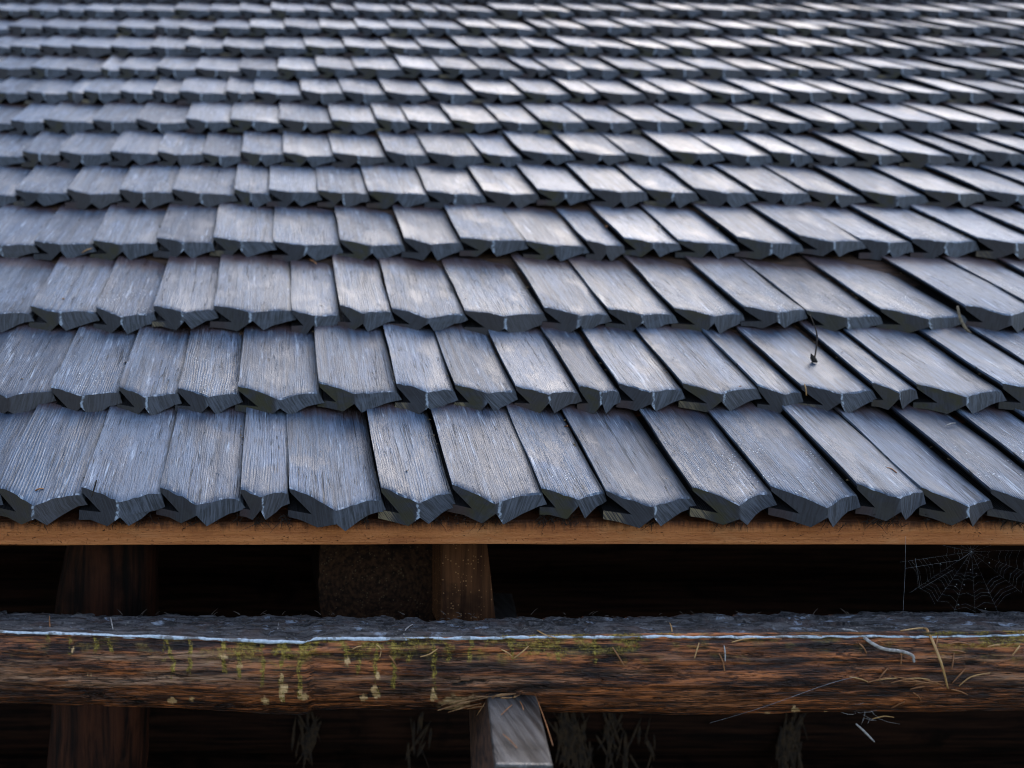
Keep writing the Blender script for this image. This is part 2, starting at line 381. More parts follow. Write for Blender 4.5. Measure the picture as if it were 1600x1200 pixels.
M_SPLINT = mat_wood('torn_splinters', (.14, .055, .02), (.42, .22, .09), 0, .7, 1.5)
M_GROUND = mat_plain('earth_and_grass', (.05, .055, .03), (.07, .05, .035), .9, 3.)

# ------------------------------------------------------------------ ground
g = mesh('ground', [(-400, -400, 0), (400, -400, 0), (400, 400, 0), (-400, 400, 0)], [(0, 1, 2, 3)], M_GROUND)
tag(link('ground', g), 'dark earth and short grass around the log building', None, None, 'structure')

# ------------------------------------------------------------------ roof
Y0 = 1.2; TAN_R = 0.705; TAN_S = 0.541; H0 = -(760 - CY) / F * Y0
def roof_Y(py):
    return (H0 - TAN_R * Y0) / ((CY - py) / F - TAN_R)
ROWS = [
 (760, [-135, -2, 128.7, 251, 375, 451, 595, 706, 845, 946, 1081, 1206, 1339, 1441, 1546, 1655],
       {128.7: 760, 251: 765, 375: 760, 451: 764, 595: 761, 706: 754, 845: 757, 946: 764, 1081: 759, 1206: 760, 1339: 755, 1441: 766, 1546: 762}),
 (601, [-130, -28, 81, 186, 279, 372, 499, 620, 710, 805, 904, 966, 1065, 1184, 1252, 1364, 1431, 1564, 1660],
       {81: 604, 186: 603, 279: 604, 372: 603, 499: 598, 620: 597, 710: 599, 805: 603, 904: 602, 966: 597, 1065: 597, 1184: 601, 1252: 601, 1364: 598, 1431: 600, 1564: 598}),
 (480, [-62, 47, 150, 241, 335, 456, 531, 611, 725, 850, 950, 1054, 1161, 1260, 1377, 1507, 1622],
       {47: 478, 150: 480, 241: 477, 335: 477, 456: 484, 531: 477, 611: 480, 725: 485, 850: 480, 950: 482, 1161: 477, 1260: 484, 1377: 482, 1507: 476}),
 (372, [-42, 54, 145, 244, 332, 427, 532, 631, 720, 821, 917, 975, 1060, 1152, 1250, 1345, 1424, 1527, 1632],
       {54: 376, 145: 379, 244: 371, 332: 370, 427: 378, 532: 373, 720: 370, 821: 376, 917: 376, 1250: 368}),
 (296, [-52, 23.6, 104.6, 186, 269, 366, 420, 498, 575.6, 667, 756, 840.5, 925, 1009, 1087, 1178, 1262.5, 1347, 1445, 1536, 1632], {}),
 (236, [-65, 35, 93, 172, 246, 316, 376, 442, 520, 602.6, 668, 753, 815, 896, 979, 1048, 1127.5, 1205, 1266, 1337, 1407.6, 1487, 1537.6, 1602, 1680], {}),
 (186, [-58, 17, 67.5, 145, 213, 290, 359, 437, 518, 589, 638, 705.5, 780, 844, 915, 991, 1066.6, 1126, 1197, 1266, 1335, 1409, 1482, 1559.5, 1640], {}),
 (141, [-70, -14, 42, 104.6, 130, 187, 238, 280, 353, 396.6, 471, 536, 602.6, 670, 742.6, 818.6, 891, 936.7, 1007.6, 1043, 1110.6, 1176, 1232, 1296, 1352, 1419, 1482, 1549, 1622], {}),
 (104, [-68, -14, 47, 103, 157, 185.6, 244.7, 305, 374.6, 433.7, 496, 555, 628, 688.6, 751, 817, 859, 914.7, 967, 1038, 1097, 1163, 1227, 1269, 1326.6, 1374, 1436, 1505.5, 1576, 1644], {}),
 (70, [-75, -20, 15, 62, 111, 172, 236, 288.6, 347.6, 413, 477.6, 540, 606, 660, 719, 780, 832, 887.8, 940, 995.7, 1051, 1112, 1174.7, 1232, 1274, 1330, 1379, 1433, 1487, 1531, 1600, 1660], {}),
 (40, [-45, 12, 64, 123, 182, 241, 280, 334, 390, 444, 501, 558.7, 611, 668, 729, 780, 839, 872.6, 920, 982, 1023, 1076, 1129, 1188, 1242, 1293, 1348.6, 1407.6, 1451.5, 1492, 1546, 1600, 1655], {}),
 (13, [-55, -5, 44, 91, 130, 177, 223, 272, 327, 374.6, 423.5, 476, 521, 559, 614, 645, 685, 717, 775, 849, 896, 945, 999, 1050, 1097, 1161, 1205, 1241, 1283, 1337, 1381, 1438, 1495, 1546, 1600, 1655], {}),
]
HCOURSE = Y0 / 5.885
XL, XR = -2.2, 4.9                       # the roof goes on past both sides of the picture

def shingle_arrays(w, seed, L=.29):
    """one cleft shingle, grooved on its left edge, tapering to a tongue on its right, its lower end cut to a point.
    local x across, y horizontal up-slope, z vertical"""
    r = random.Random(seed)
    ts = r.uniform(.90, 1.10)             # thickness
    ku = .465 + r.uniform(-.05, .05)      # where the two cuts meet
    fw = ({0: .027, 1: .022, 2: .018}.get(seed // 1000, .0125) + r.uniform(-.005, .005)) * min(1.15, max(.65, w / .105))
    drop = (.0098 + r.uniform(-.0025, .0022))
    pl, pr = r.uniform(1.15, 1.5), r.uniform(1.35, 1.9)
    skew = r.uniform(-.006, .006)         # lower end not cut quite square
    cup = r.uniform(-.0022, .0016)
    def f(u):
        if u < ku: k = max(0., u / ku); return fw * k ** pl + skew * (1 - 2 * u) * .5
        k = max(0., (1.06 - u) / (1.06 - ku)); return fw * k ** pr + skew * (1 - 2 * u) * .5
    def zt(u): return -drop * u + cup * 4 * u * (1 - u) - .0012 * float(sstep(.88, 1.0, u))
    nt_l, nt_r = 8, 9
    us = [ku * i / nt_l for i in range(nt_l)] + [ku + (1 - ku) * i / nt_r for i in range(nt_r + 1)]
    top = [(u, zt(u), 0) for u in us]
    b = -.0400 * ts
    lipx = -.03 + r.uniform(-.03, .02)
    kb = b + r.uniform(.0, .002)
    ml, mr = ku - r.uniform(.12, .19), ku + r.uniform(.10, .16)
    tipx = 1.055 + r.uniform(-.02, .02); tz = -.0245 * ts - .001
    right = [(tipx, tz, 1), (.95, tz - .0022, 1), (.86, -.0295 * ts, 1), (.76, -.0335 * ts, 1)]
    bot_r = [(mr, kb, 1)]
    notch = [(ku + .01, b + r.uniform(.015, .022), 1)]
    bot_l = [(ml, kb - .001, 1), (.12, b + .0005, 1), (lipx, b + .0005, 1)]
    mouth = [(lipx + .004, -.0285 * ts, 1), (.235 + r.uniform(-.04, .05), -.0262 * ts, 1), (.010, -.0076, 1)]
    prof = top + right + bot_r + notch + bot_l + mouth
    n = len(prof); it = len(top); i_apex = nt_l; i_notch = n - len(mouth) - len(bot_l) - 1
    ystations = [0.0, .0016, .012, .035, .07, .105, .14, .18, .215, .25, L]
    V = []; U = []; side = []
    wx = r.uniform(0, 99)
    tw = r.uniform(-.004, .004); bow = r.uniform(-.003, .003)
    for j, ys in enumerate(ystations):
        fade = 1 - min(1., ys / .20)
        for i, (u, z, kind) in enumerate(prof):
            uu = u
            if i < it and j >= 0:
                nz = (float(vnoise(wx + u * 5, ys * 18 + seed % 91, 3)) - .5) * .0022 + (float(vnoise(wx + u * 14, ys * 9 + seed % 77, 5)) - .5) * .0010
            else: nz = 0
            y = ys - f(u) * (1 - min(1., ys / .22)) if ys > 0 else -f(u)
            zz = z + nz + tw * (u - .5) * ys / .2 + bow * math.sin(math.pi * min(1, ys / .25))
            x = u * w
            # slightly wandering long edges
            x += (float(vnoise(ys * 14 + wx, u * 2.0, 9)) - .5) * .0028
            if j <= 1:
                jag = (float(vnoise(u * 17 + wx, 3., 13)) - .5) * .0018 + (float(vnoise(u * 41 + wx, 7., 15)) - .5) * .0012
                y += jag
                if kind == 1: zz += (float(vnoise(u * 23 + wx, z * 300, 17)) - .5) * .0028
                if j == 0 and i < it: zz -= .0010 + .0014 * max(0., float(vnoise(u * 12 + wx, 1., 19)) - .62) * 2.6
            V.append((x, y, zz + TAN_S * y)); U.append((x, ys, u, -z / .0375))
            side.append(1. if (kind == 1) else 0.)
    Fc = []; mi = []
    for j in range(len(ystations) - 1):
        for i in range(n):
            i2 = (i + 1) % n
            Fc.append((j * n + i, j * n + i2, (j + 1) * n + i2, (j + 1) * n + i)); mi.append(1 if j == 0 and i < it - 1 else 0)
    mi = [0 if m == 1 else m for m in mi]
    nring = len(V)
    # end facets get their own vertices so the arrises stay crisp
    def dup(i):
        V.append(V[i]); u, z, k = prof[i]; U.append((u * w, z, u, -z / .0375)); side.append(0.); return len(V) - 1
    left_ids = list(range(0, i_apex + 1)) + [i_notch] + list(range(i_notch + 1, n))
    right_ids = list(range(i_apex, i_notch + 1))
    Fc.append(tuple(dup(i) for i in left_ids)); mi.append(1)
    Fc.append(tuple(dup(i) for i in right_ids)); mi.append(1)
    # side attribute: side walls and underside are darker covered wood with groove shade painted in; split top from sides by own vertices
    return V, Fc, mi, U, side, n, it, len(ystations)

def shingle_mesh(items, name):
    """items: list of (w, seed, (x,y,z), yaw) joined in one mesh"""
    AV = []; AF = []; AM = []; AU = []; AS = []; sharp = []
    for (w, seed, loc, yaw) in items:
        V, Fc, mi, U, side, n, it, ny = shingle_arrays(w, seed)
        o = len(AV); c, s = math.cos(yaw), math.sin(yaw)
        for (x, y, z) in V: AV.append((loc[0] + x * c - y * s, loc[1] + x * s + y * c, loc[2] + z))
        AF += [tuple(i + o for i in f) for f in Fc]; AM += mi; AU += U; AS += side
    me = mesh(name, AV, AF, [M_SH, M_EG], AM)
    set_attr(me, 'side', AS)
    lv = np.empty(len(me.loops), np.int32); me.loops.foreach_get('vertex_index', lv)
    AU = np.array(AU, np.float32)
    for nm, cols in (('size', (0, 1)), ('frac', (2, 3))):
        l = me.uv_layers.new(name=nm); l.data.foreach_set('uv', AU[lv][:, cols].ravel())
    sm = np.array(AM) == 0
    me.polygons.foreach_set('use_smooth', sm)
    me.set_sharp_from_angle(angle=math.radians(32))
    # crisp arrises between the faces of the profile
    return me

roof = empty('shingle_roof', (0, Y0, CZ + H0), 'weathered blue grey roof of overlapping wooden shingles with pointed lower ends', 'roof')
outer = []; nid = 0
corners = {}                                   # for the litter that lies between the shingles
for ri, (py, xs, ys) in enumerate(ROWS):
    rr = random.Random(100 + ri)
    Yr = roof_Y(py)
    row = []
    for k in range(len(xs) - 1):
        yy = ys.get(xs[k], py + rr.uniform(-1, 1) * (2.0 if ri < 6 else 1.2))
        yy = max(py - 3.2, min(py + 3.2, yy))
        p = P(xs[k], yy, Yr); w = (xs[k + 1] - xs[k]) / F * Yr
        # small fan angle
        yaw = rr.uniform(-.012, .012)
        seed = ri * 1000 + k
        me = shingle_mesh([(w, seed, (0, 0, 0), 0)], 'shingle')
        o = link('shingle', me, roof, p); o.rotation_euler = (rr.uniform(-.004, .004), rr.uniform(-.006, .006), yaw)
        row.append((p, w))
    corners[ri] = row
    # beyond the picture
    x = row[0][0].x; zb = CZ + (CY - py) / F * Yr
    while x > XL:
        w = rr.uniform(.07, .12); x -= w; outer.append((w, nid + 50000, (x, Yr, zb + rr.uniform(-.003, .003)), rr.uniform(-.012, .012))); nid += 1
    x = row[-1][0].x + row[-1][1]
    while x < XR:
        w = rr.uniform(.07, .12); outer.append((w, nid + 50000, (x, Yr, zb + rr.uniform(-.003, .003)), rr.uniform(-.012, .012))); nid += 1; x += w
Ytop = roof_Y(13)
for k in range(1, 5):
    Yr = Ytop + HCOURSE * k; rr = random.Random(500 + k); x = XL
    while x < XR:
        w = rr.uniform(.07, .12); outer.append((w, nid + 50000, (x, Yr, CZ + H0 + TAN_R * (Yr - Y0)), rr.uniform(-.012, .012))); nid += 1; x += w
mo = shingle_mesh(outer, 'outlying_shingles')
o = link('outlying_shingles', mo, roof, (0, 0, 0)); o['kind'] = 'stuff'

def prism(name, prof, x0, x1, m, parent=None, nx=1, jit=0., seed=0, loc=None):
    """profile of (y,z) swept along x"""
    V = []; Fc = []; n = len(prof)
    for i in range(nx + 1):
        x = x0 + (x1 - x0) * i / nx
        for j, (y, z) in enumerate(prof):
            dy = dz = 0
            if jit:
                dy = (float(fbm(x * 6, j * 3.3, seed)) - .5) * jit * 2; dz = (float(fbm(x * 5, j * 5.1 + 40, seed)) - .5) * jit * 2
            V.append((x, y + dy, z + dz))
    for i in range(nx):
        for j in range(n):
            j2 = (j + 1) % n; Fc.append((i * n + j, (i + 1) * n + j, (i + 1) * n + j2, i * n + j2))
    Fc.append(tuple(range(n))); Fc.append(tuple(nx * n + j for j in range(n))[::-1])
    me = mesh(name, V, Fc, m)
    return link(name, me, parent, (0, 0, 0))
def slope_pts(y0, y1, zt, th):
    return [(y0, zt), (y0, zt - th), (y1, zt - th + TAN_R * (y1 - y0)), (y1, zt + TAN_R * (y1 - y0))]
# the plank along the eaves whose front edge shows, with slightly rounded arrises
zt = CZ - .1845; zb_ = CZ - .2185
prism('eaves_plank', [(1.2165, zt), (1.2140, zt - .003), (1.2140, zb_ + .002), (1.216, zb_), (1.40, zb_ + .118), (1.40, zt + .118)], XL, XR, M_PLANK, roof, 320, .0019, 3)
prism('starter_board', [(1.236, CZ - .172), (1.236, CZ - .1855), (1.42, CZ - .1855 + .129), (1.42, CZ - .172 + .129)], XL, XR, M_START, roof, 120, .0015, 5)
yb = 1.43
for k in range(14):
    y1 = yb + .165
    zt2 = CZ + H0 - .046 + TAN_R * (yb - Y0)
    prism('sheathing_plank', slope_pts(yb, y1, zt2, .03), XL, XR, M_SHEATH, roof)
    yb = y1 + .006
YRIDGE = Ytop + HCOURSE * 5.0
zr = CZ + H0 + TAN_R * (YRIDGE - Y0)
prism('sheathing_sheet', [(yb, CZ + H0 - .05 + TAN_R * (yb - Y0)), (yb, CZ + H0 - .08 + TAN_R * (yb - Y0)), (YRIDGE, zr - .08), (YRIDGE, zr - .05)], XL, XR, M_SHEATH, roof)
prism('rear_slope', [(YRIDGE + .005, zr - .02), (YRIDGE + .005, zr - .06), (YRIDGE + 4.1, zr - .06 - 4.1 * TAN_R), (YRIDGE + 4.1, zr - .02 - 4.1 * TAN_R)], XL, XR, M_SHEATH, roof)
prism('ridge_board', [(YRIDGE - .16, zr - .06), (YRIDGE - .17, zr - .03), (YRIDGE, zr + .07), (YRIDGE + .16, zr - .03), (YRIDGE + .15, zr - .055), (YRIDGE, zr + .035)], XL - .05, XR + .05, M_SHEATH, roof)

# leaf crumbs in the joints and black fibres under the points
acc = Acc(); rr = random.Random(5)
for ri in range(0, 8):
    for (p, w) in corners[ri]:
        for q in range(rr.randint(2, 7) if ri < 4 else rr.randint(0, 3)):
            yy = rr.uniform(.02, .20); s = rr.uniform(.0008, .0022)
            c = Vector((p.x + rr.uniform(-.006, .003), p.y + yy, p.z + TAN_S * yy - .0105 + rr.uniform(0, .003)))
            a = Vector((rr.uniform(-1, 1), rr.uniform(-1, 1), rr.uniform(-.4, .6))).normalized() * s * rr.uniform(1, 2.2)
            b = Vector((rr.uniform(-1, 1), rr.uniform(-1, 1), rr.uniform(-.4, .6))).normalized() * s
            d = Vector((0, 0, 1)) * s * .6
            acc.add([c - a, c + b, c + a, c - b, c + d], [(0, 1, 4), (1, 2, 4), (2, 3, 4), (3, 0, 4)])
for ri in range(0, 4):                                  # crumbs on the faces
    for (p, w) in corners[ri]:
        for q in range(rr.randint(0, 4)):
            u = rr.uniform(.05, .95); yy = rr.uniform(.0, .18); s = rr.uniform(.0005, .0012)
            c = Vector((p.x + u * w, p.y + yy, p.z + TAN_S * yy - .0125 * u + .0015))
            a = Vector((rr.uniform(-1, 1), rr.uniform(-1, 1), 0)).normalized() * s * rr.uniform(1, 2.5); b = Vector((-a.y, a.x, .3 * s)) * .5
            acc.add([c - a, c + b, c + a, c - b, c + Vector((0, 0, s))], [(0, 1, 4), (1, 2, 4), (2, 3, 4), (3, 0, 4)])
o = link('leaf_crumbs', mesh('leaf_crumbs', acc.V, acc.F, M_CRUMB)); tag(o, 'tiny brown leaf crumbs caught in the joints between shingles', 'litter', None, 'stuff')
acc = Acc()
for (p, w) in corners[0]:
    centres = [(.46, .09, 22)] + [(rr.uniform(0, 1), rr.uniform(.02, .08), rr.randint(5, 18)) for _ in range(rr.randint(2, 4))]
    for (cu, sd, nn) in centres:
        for q in range(nn):
            u = rr.gauss(cu, sd); x = p.x + u * w; y0 = rr.uniform(1.190, 1.2115); z0 = CZ + rr.uniform(-.186, -.172)
            ln = min(.022, abs(rr.gauss(.003, .006))) + .0015
            pts = []; dx = rr.gauss(0, .7)
            for s_ in range(4):
                pts.append((x + dx * ln * s_ / 3 + rr.uniform(-.0012, .0012), min(1.2125, y0 + .008 * s_ / 3), z0 - ln * s_ / 3))
            acc.add(*tube(pts, [.0005, .0005, .0003, .00015], 3))
        for q in range(nn // 2):
            u = rr.gauss(cu, sd); sz = rr.uniform(.0008, .0022)
            c = Vector((p.x + u * w, rr.uniform(1.200, 1.2125), CZ + rr.uniform(-.188, -.178)))
            vs_ = [c + Vector((rr.uniform(-1, 1), rr.uniform(-1, 1), rr.uniform(-1, 1))) * sz for _ in range(4)]
            acc.add(vs_, [(0, 1, 2), (0, 2, 3), (0, 3, 1), (1, 3, 2)])
    for q in range(5):                                   # dark crumbs in the notch under the point
        u = rr.gauss(.465, .05); s = rr.uniform(.001, .0026)
        c = Vector((p.x + u * w, 1.187 + rr.uniform(0, .014), CZ - .1735 + rr.uniform(-.004, .004)))
        vs_ = [c + Vector((rr.uniform(-1, 1), rr.uniform(-1, 1), rr.uniform(-1, 1))) * s for _ in range(4)]
        acc.add(vs_, [(0, 1, 2), (0, 2, 3), (0, 3, 1), (1, 3, 2)])
o = link('root_fibres', mesh('root_fibres', acc.V, acc.F, M_FIBRE), roof, (0, 0, 0)); o['kind'] = 'stuff'

# ------------------------------------------------------------------ the gutter log
LX0, LX1 = -1.3, 2.2
def pxX(X, Y): return CX + F * X / Y
def log_params(X):
    px = CX + F * X / 1.09
    rim_y = (987 + px / 482 * 17) * (1 - sstep(474, 494, px)) + (997.5 - (px - 482) / 1118 * 4.5) * sstep(474, 494, px)
    rim_y = rim_y + (fbm(px / 90., 0 * px, 71) - .5) * 3
    zf = (CY - rim_y) / F * 1.09
    back_y = np.interp(px, [-800, 0, 300, 700, 900, 1300, 1600, 2600], [956, 959, 961, 967, 966, 959, 956, 955]) + (fbm(px / 22., 0 * px, 72, 5) - .5) * 14
    r = np.interp(px, [-900, 0, 700, 1100, 1500, 2600], [.064, .0655, .067, .073, .074, .074])
    return zf, back_y, r
nx = 1500
Xs = np.concatenate([np.linspace(LX0, -.45, 120)[:-1], np.linspace(-.45, 1.05, nx), np.linspace(1.05, LX1, 160)[1:]])
NT_, NF, NB = 30, 84, 14
zf, back_y, R = log_params(Xs)
rows = []
yb_ = .309 * F / (back_y - CY); zb2 = np.full_like(Xs, -.309)
cy = 1.09 + np.sqrt(np.maximum(R ** 2 - .036 ** 2, 1e-6)); cz = zf - .036
for j in range(NT_):                                            # rough flat top, back to front
    t = j / NT_
    y = yb_ * (1 - t) + 1.09 * t; z = zb2 * (1 - t) + zf * t
    rough = (fbm(Xs * 26, t * 16, 21, 5) - .5) * .009 + (fbm(Xs * 7, t * 26, 25, 4) - .5) * .011
    scale = sstep(0, .1, t) * (1 - sstep(.88, 1, t)) * .9 + .15
    rows.append((y, z + rough * scale))
a0 = math.atan2(.036, -math.sqrt(.065 ** 2 - .036 ** 2))          # rim angle (pointing to viewer and up)
for j in range(NF):
    a = a0 + (math.radians(318) - a0) * j / NF
    rr_ = R + (fbm(Xs * 5, a * 22, 31, 4) - .5) * .0085 + (fbm(Xs * 26, a * 60, 35, 3) - .5) * .0032
    rr_ = rr_ + (fbm(Xs * 2.2, a * 1.5, 38, 2) - .5) * .008 * sstep(0, .5, a - a0)
    # long drying cracks
    d = np.abs(fbm(Xs * 1.7, a * 5.0, 44, 3) - .5); ck = (1 - sstep(.007, .022, d)) * sstep(.40, .52, fbm(Xs * 3, a * 2, 47, 2)) * sstep(.3, .6, a - a0)
    rr_ = rr_ - ck * .006
    if j == 0: rr_ = R
    rows.append((cy + rr_ * np.cos(a), cz + rr_ * np.sin(a)))
for j in range(NB):
    a = math.radians(318) + (math.radians(400) - math.radians(318)) * j / NB
    rows.append((np.minimum(cy + R * np.cos(a), yb_ + .012), np.minimum(cz + R * np.sin(a), zb2 - .004)))
Ya = np.array([r[0] for r in rows]).T; Za = np.array([r[1] for r in rows]).T
NXc, NP = Ya.shape
V = np.stack([np.repeat(Xs[:, None], NP, 1), Ya, CZ + Za], -1).reshape(-1, 3)
ii, jj = np.meshgrid(np.arange(NXc - 1), np.arange(NP), indexing='ij'); j2 = (jj + 1) % NP
Fq = np.stack([ii * NP + jj, ii * NP + j2, (ii + 1) * NP + j2, (ii + 1) * NP + jj], -1).reshape(-1, 4)
me = bpy.data.meshes.new('gutter_log')
me.vertices.add(len(V)); me.vertices.foreach_set('co', V.astype(np.float32).ravel())
me.loops.add(Fq.size); me.loops.foreach_set('vertex_index', Fq.ravel().astype(np.int32))
me.polygons.add(len(Fq)); me.polygons.foreach_set('loop_start', np.arange(0, Fq.size, 4, dtype=np.int32))
me.polygons.foreach_set('loop_total', np.full(len(Fq), 4, np.int32)); me.update(calc_edges=True); me.validate()
me.polygons.foreach_set('use_smooth', np.ones(len(me.polygons), bool))
me.materials.append(M_LOG)
PX = CX + F * V[:, 0] / V[:, 1]; PY = CY - F * (V[:, 2] - CZ) / V[:, 1]
jidx = np.tile(np.arange(NP), NXc)
is_top = ((jidx < NT_)).astype(float)
front = (jidx >= NT_) & (jidx < NT_ + NF)
set_attr(me, 'top', is_top)
rimy = np.interp(PX, pxX(Xs, 1.09), CY - F * zf / 1.09)
below = PY - rimy
dens = np.interp(PX, [-50, 0, 330, 400, 470, 520, 640, 700, 900, 1010, 1100, 1200, 1420, 1470, 1600, 1700], [.1, .15, .3, .75, .85, .75, .55, .5, .68, .60, .3, .2, .25, .5, .62, .6])
mn = fbm(PX / 22., PY / 9., 61, 4)
moss = sstep(.62 - .30 * dens, .75 - .30 * dens, mn) * (1 - sstep(14, 46, below + (fbm(PX / 16., 0 * PX, 63) - .5) * 30)) * dens
tan = np.zeros(len(V))
DRIPS = [(76, 16), (112, 34), (150, 30), (172, 28), (256, 40), (349, 55), (376, 62), (408, 74), (441, 96), (469, 92), (540, 46), (562, 62), (588, 92), (615, 80), (640, 40), (677, 98), (700, 40), (298, 70), (268, 70), (735, 40), (800, 38), (872, 42), (930, 44)]
for (dx, ln) in DRIPS:
    c = dx + (fbm(PY / 14., 0 * PY + dx, 65, 2) - .5) * 9
    wd = 3.2 + 2.0 * fbm(PY / 8., 0 * PY + dx, 67, 2)
    m = (1 - sstep(wd * .55, wd, np.abs(PX - c))) * sstep(0, 4, below) * (1 - sstep(ln - 6, ln, below)) * sstep(.28, .5, fbm(PX / 6., PY / 9. + dx, 69, 3))
    moss = np.maximum(moss, m * .9)
TAN = [(268, 1094, 7, 5), (299, 1092, 5, 3), (414, 1094, 7, 5), (442, 1078, 8, 8), (440, 1089, 7, 6), (474, 1089, 8, 6), (470, 1080, 4, 5), (569, 1089, 6, 6), (588, 1086, 7, 8), (585, 1076, 5, 5), (677, 1089, 6, 8), (676, 1078, 4, 5),
       (1243, 1109, 7, 4), (1200, 1118, 6, 2.5), (888, 1127, 6, 3), (350, 1026, 7, 3), (375, 1040, 4, 4), (440, 1058, 4, 6), (543, 1032, 5, 5), (590, 1055, 4, 7), (113, 1016, 4, 4), (140, 1055, 3, 2), (1290, 1113, 3, 2)]
wobx = (fbm(PX / 5., PY / 5., 81, 3) - .5) * 7; woby = (fbm(PX / 5., PY / 5., 83, 3) - .5) * 7
for (tx, ty, rx, ry) in TAN:
    d = ((PX + wobx - tx) / rx) ** 2 + ((PY + woby - ty) / ry) ** 2
    tan = np.maximum(tan, 1 - sstep(.7, 1.05, d))
d = ((PX - 715) / 34 + (PY - 1100) / 60) ** 2 + ((PY - 1098) / 17) ** 2          # torn place beside the bracket
tan = np.maximum(tan, (1 - sstep(.5, 1.1, d)) * sstep(.45, .6, fbm(PX / 14., PY / 4. + PX / 20., 87, 3)) * .8)
pale = np.clip(sstep(.45, .7, fbm(PX / 150., PY / 14., 91, 3)) * (1 - sstep(200, 520, PX)) * 1.5 + sstep(.52, .72, fbm(PX / 190., PY / 10., 93, 3)) * .5, 0, 1) * sstep(12, 24, below) * (1 - sstep(70, 100, below))
set_attr(me, 'moss', np.where(front, np.clip(moss, 0, 1), 0)); set_attr(me, 'tan', np.where(front, tan, 0)); set_attr(me, 'pale', np.where(front, pale, 0))
ckp = []
for j in range(NP):
    if NT_ < j < NT_ + NF:
        a = a0 + (math.radians(318) - a0) * (j - NT_) / NF
        dd = np.abs(fbm(Xs * 1.7, a * 5.0, 44, 3) - .5)
        ckp.append((1 - sstep(.006, .018, dd)) * sstep(.40, .52, fbm(Xs * 3, a * 2, 47, 2)) * sstep(.3, .6, a - a0))
    else: ckp.append(np.zeros(NXc))
set_attr(me, 'crack', np.array(ckp).T.ravel())
log_root = empty('gutter_log', (0.5, 1.14, CZ - .41), 'mossy brown log with a rough grey flat top running below the eaves', 'log')
log_o = link('log_body', me, log_root, (0, 0, 0))
# sky glint on the wet front arris, built as pale strips in two lengths
def rim_glint(px0, px1, seed):
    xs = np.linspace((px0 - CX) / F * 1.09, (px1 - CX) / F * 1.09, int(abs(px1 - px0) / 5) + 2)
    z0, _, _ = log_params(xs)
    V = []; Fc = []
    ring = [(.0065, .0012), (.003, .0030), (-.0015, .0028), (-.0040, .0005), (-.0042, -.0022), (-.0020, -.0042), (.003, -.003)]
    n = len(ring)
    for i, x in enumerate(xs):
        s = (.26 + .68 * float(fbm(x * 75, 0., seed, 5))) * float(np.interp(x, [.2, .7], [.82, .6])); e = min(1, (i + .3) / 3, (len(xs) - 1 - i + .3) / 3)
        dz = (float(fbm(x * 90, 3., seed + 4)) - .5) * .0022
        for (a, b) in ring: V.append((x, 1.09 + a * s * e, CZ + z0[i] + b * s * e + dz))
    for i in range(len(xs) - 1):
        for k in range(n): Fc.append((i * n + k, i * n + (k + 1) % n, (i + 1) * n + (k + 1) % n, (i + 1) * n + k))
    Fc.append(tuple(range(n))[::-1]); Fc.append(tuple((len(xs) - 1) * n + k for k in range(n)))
    link('rim_glint', mesh('rim_glint', V, Fc, M_RIM_GLINT, smooth=True), log_root, (0, 0, 0))
rim_glint(-700, 483, 3); rim_glint(480, 2300, 9)
# moss tufts standing on the mossy places
acc = Acc(); rr = random.Random(9)
cand = np.nonzero(front & (moss > .45) & (PX > -30) & (PX < 1640))[0]
nrm = np.zeros((len(V), 3)); me.vertices.foreach_get('co', np.empty(len(V) * 3, np.float32))
for vi in RNG.choice(cand, min(1500, len(cand)), replace=False):
    p = Vector(V[vi]); nv = Vector((0, p.y - 1.145, p.z - (CZ - .345))).normalized()
    for q in range(2):
        d = (nv + Vector((rr.uniform(-.9, .9), rr.uniform(-.5, .5), rr.uniform(-1.0, .5)))).normalized()
        s = Vector((rr.uniform(-1, 1), rr.uniform(-.3, .3), rr.uniform(-1, 1))).normalized() * rr.uniform(.0004, .0008)
        h = rr.uniform(.001, .0032)
        acc.add([p - s, p + s, p + d * h], [(0, 1, 2)])
o = link('moss_tufts', mesh('moss_tufts', acc.V, acc.F, M_MOSS), log_root, (0, 0, 0)); o['kind'] = 'stuff'
# rough fibres and bark shreds lifting from the flat top
acc = Acc()
for q in range(520):
    px = rr.uniform(-30, 1640); t = rr.random() ** .7
    Y = 1.195 - .095 * t; X = (px - CX) / F * Y
    z = CZ - .309 + .001
    if rr.random() < .12: Y = 1.197; t = 0
    ln = rr.uniform(.002, .009); an = rr.uniform(-.5, .5) + (math.pi if rr.random() < .5 else 0)
    up = rr.uniform(-.05, .45) if t > 0 else rr.uniform(0, 1.0)
    d = Vector((math.cos(an), math.sin(an) * .6, up)) * ln
    p = Vector((X, Y, z)); acc.add(*tube([p, p + d * .5 + Vector((0, 0, .0006)), p + d], [.0006, .0005, .0002], 3))
o = link('bark_shreds', mesh('bark_shreds', acc.V, acc.F, M_DTWIG), log_root, (0, 0, 0)); o['kind'] = 'stuff'
# torn splinters beside the bracket
for (x0, y0, x1, y1, wd) in [(684, 1110, 760, 1090, 5), (700, 1113, 752, 1099, 3.5), (722, 1092, 775, 1088, 4), (690, 1102, 735, 1092, 3), (745, 1118, 758, 1098, 3), (730, 1108, 756, 1104, 3), (760, 1090, 806, 1084, 6), (770, 1094, 800, 1090, 5), (795, 1094, 812, 1086, 4), (762, 1098, 775, 1086, 5)]:
    a = P(x0, y0, 1.083); b = P(x1, y1, 1.074); a.y = 1.0855; b.y = 1.074
    a = P(x0, y0, a.y); b = P(x1, y1, b.y); m_ = (a + b) / 2 + Vector((0, -.003, .002))
    V_, F_ = tube([a, m_, b], [wd * .00012, wd * .00028, wd * .00008], 5)
    link('splinter', mesh('splinter', V_, F_, M_SPLINT), log_root, (0, 0, 0))

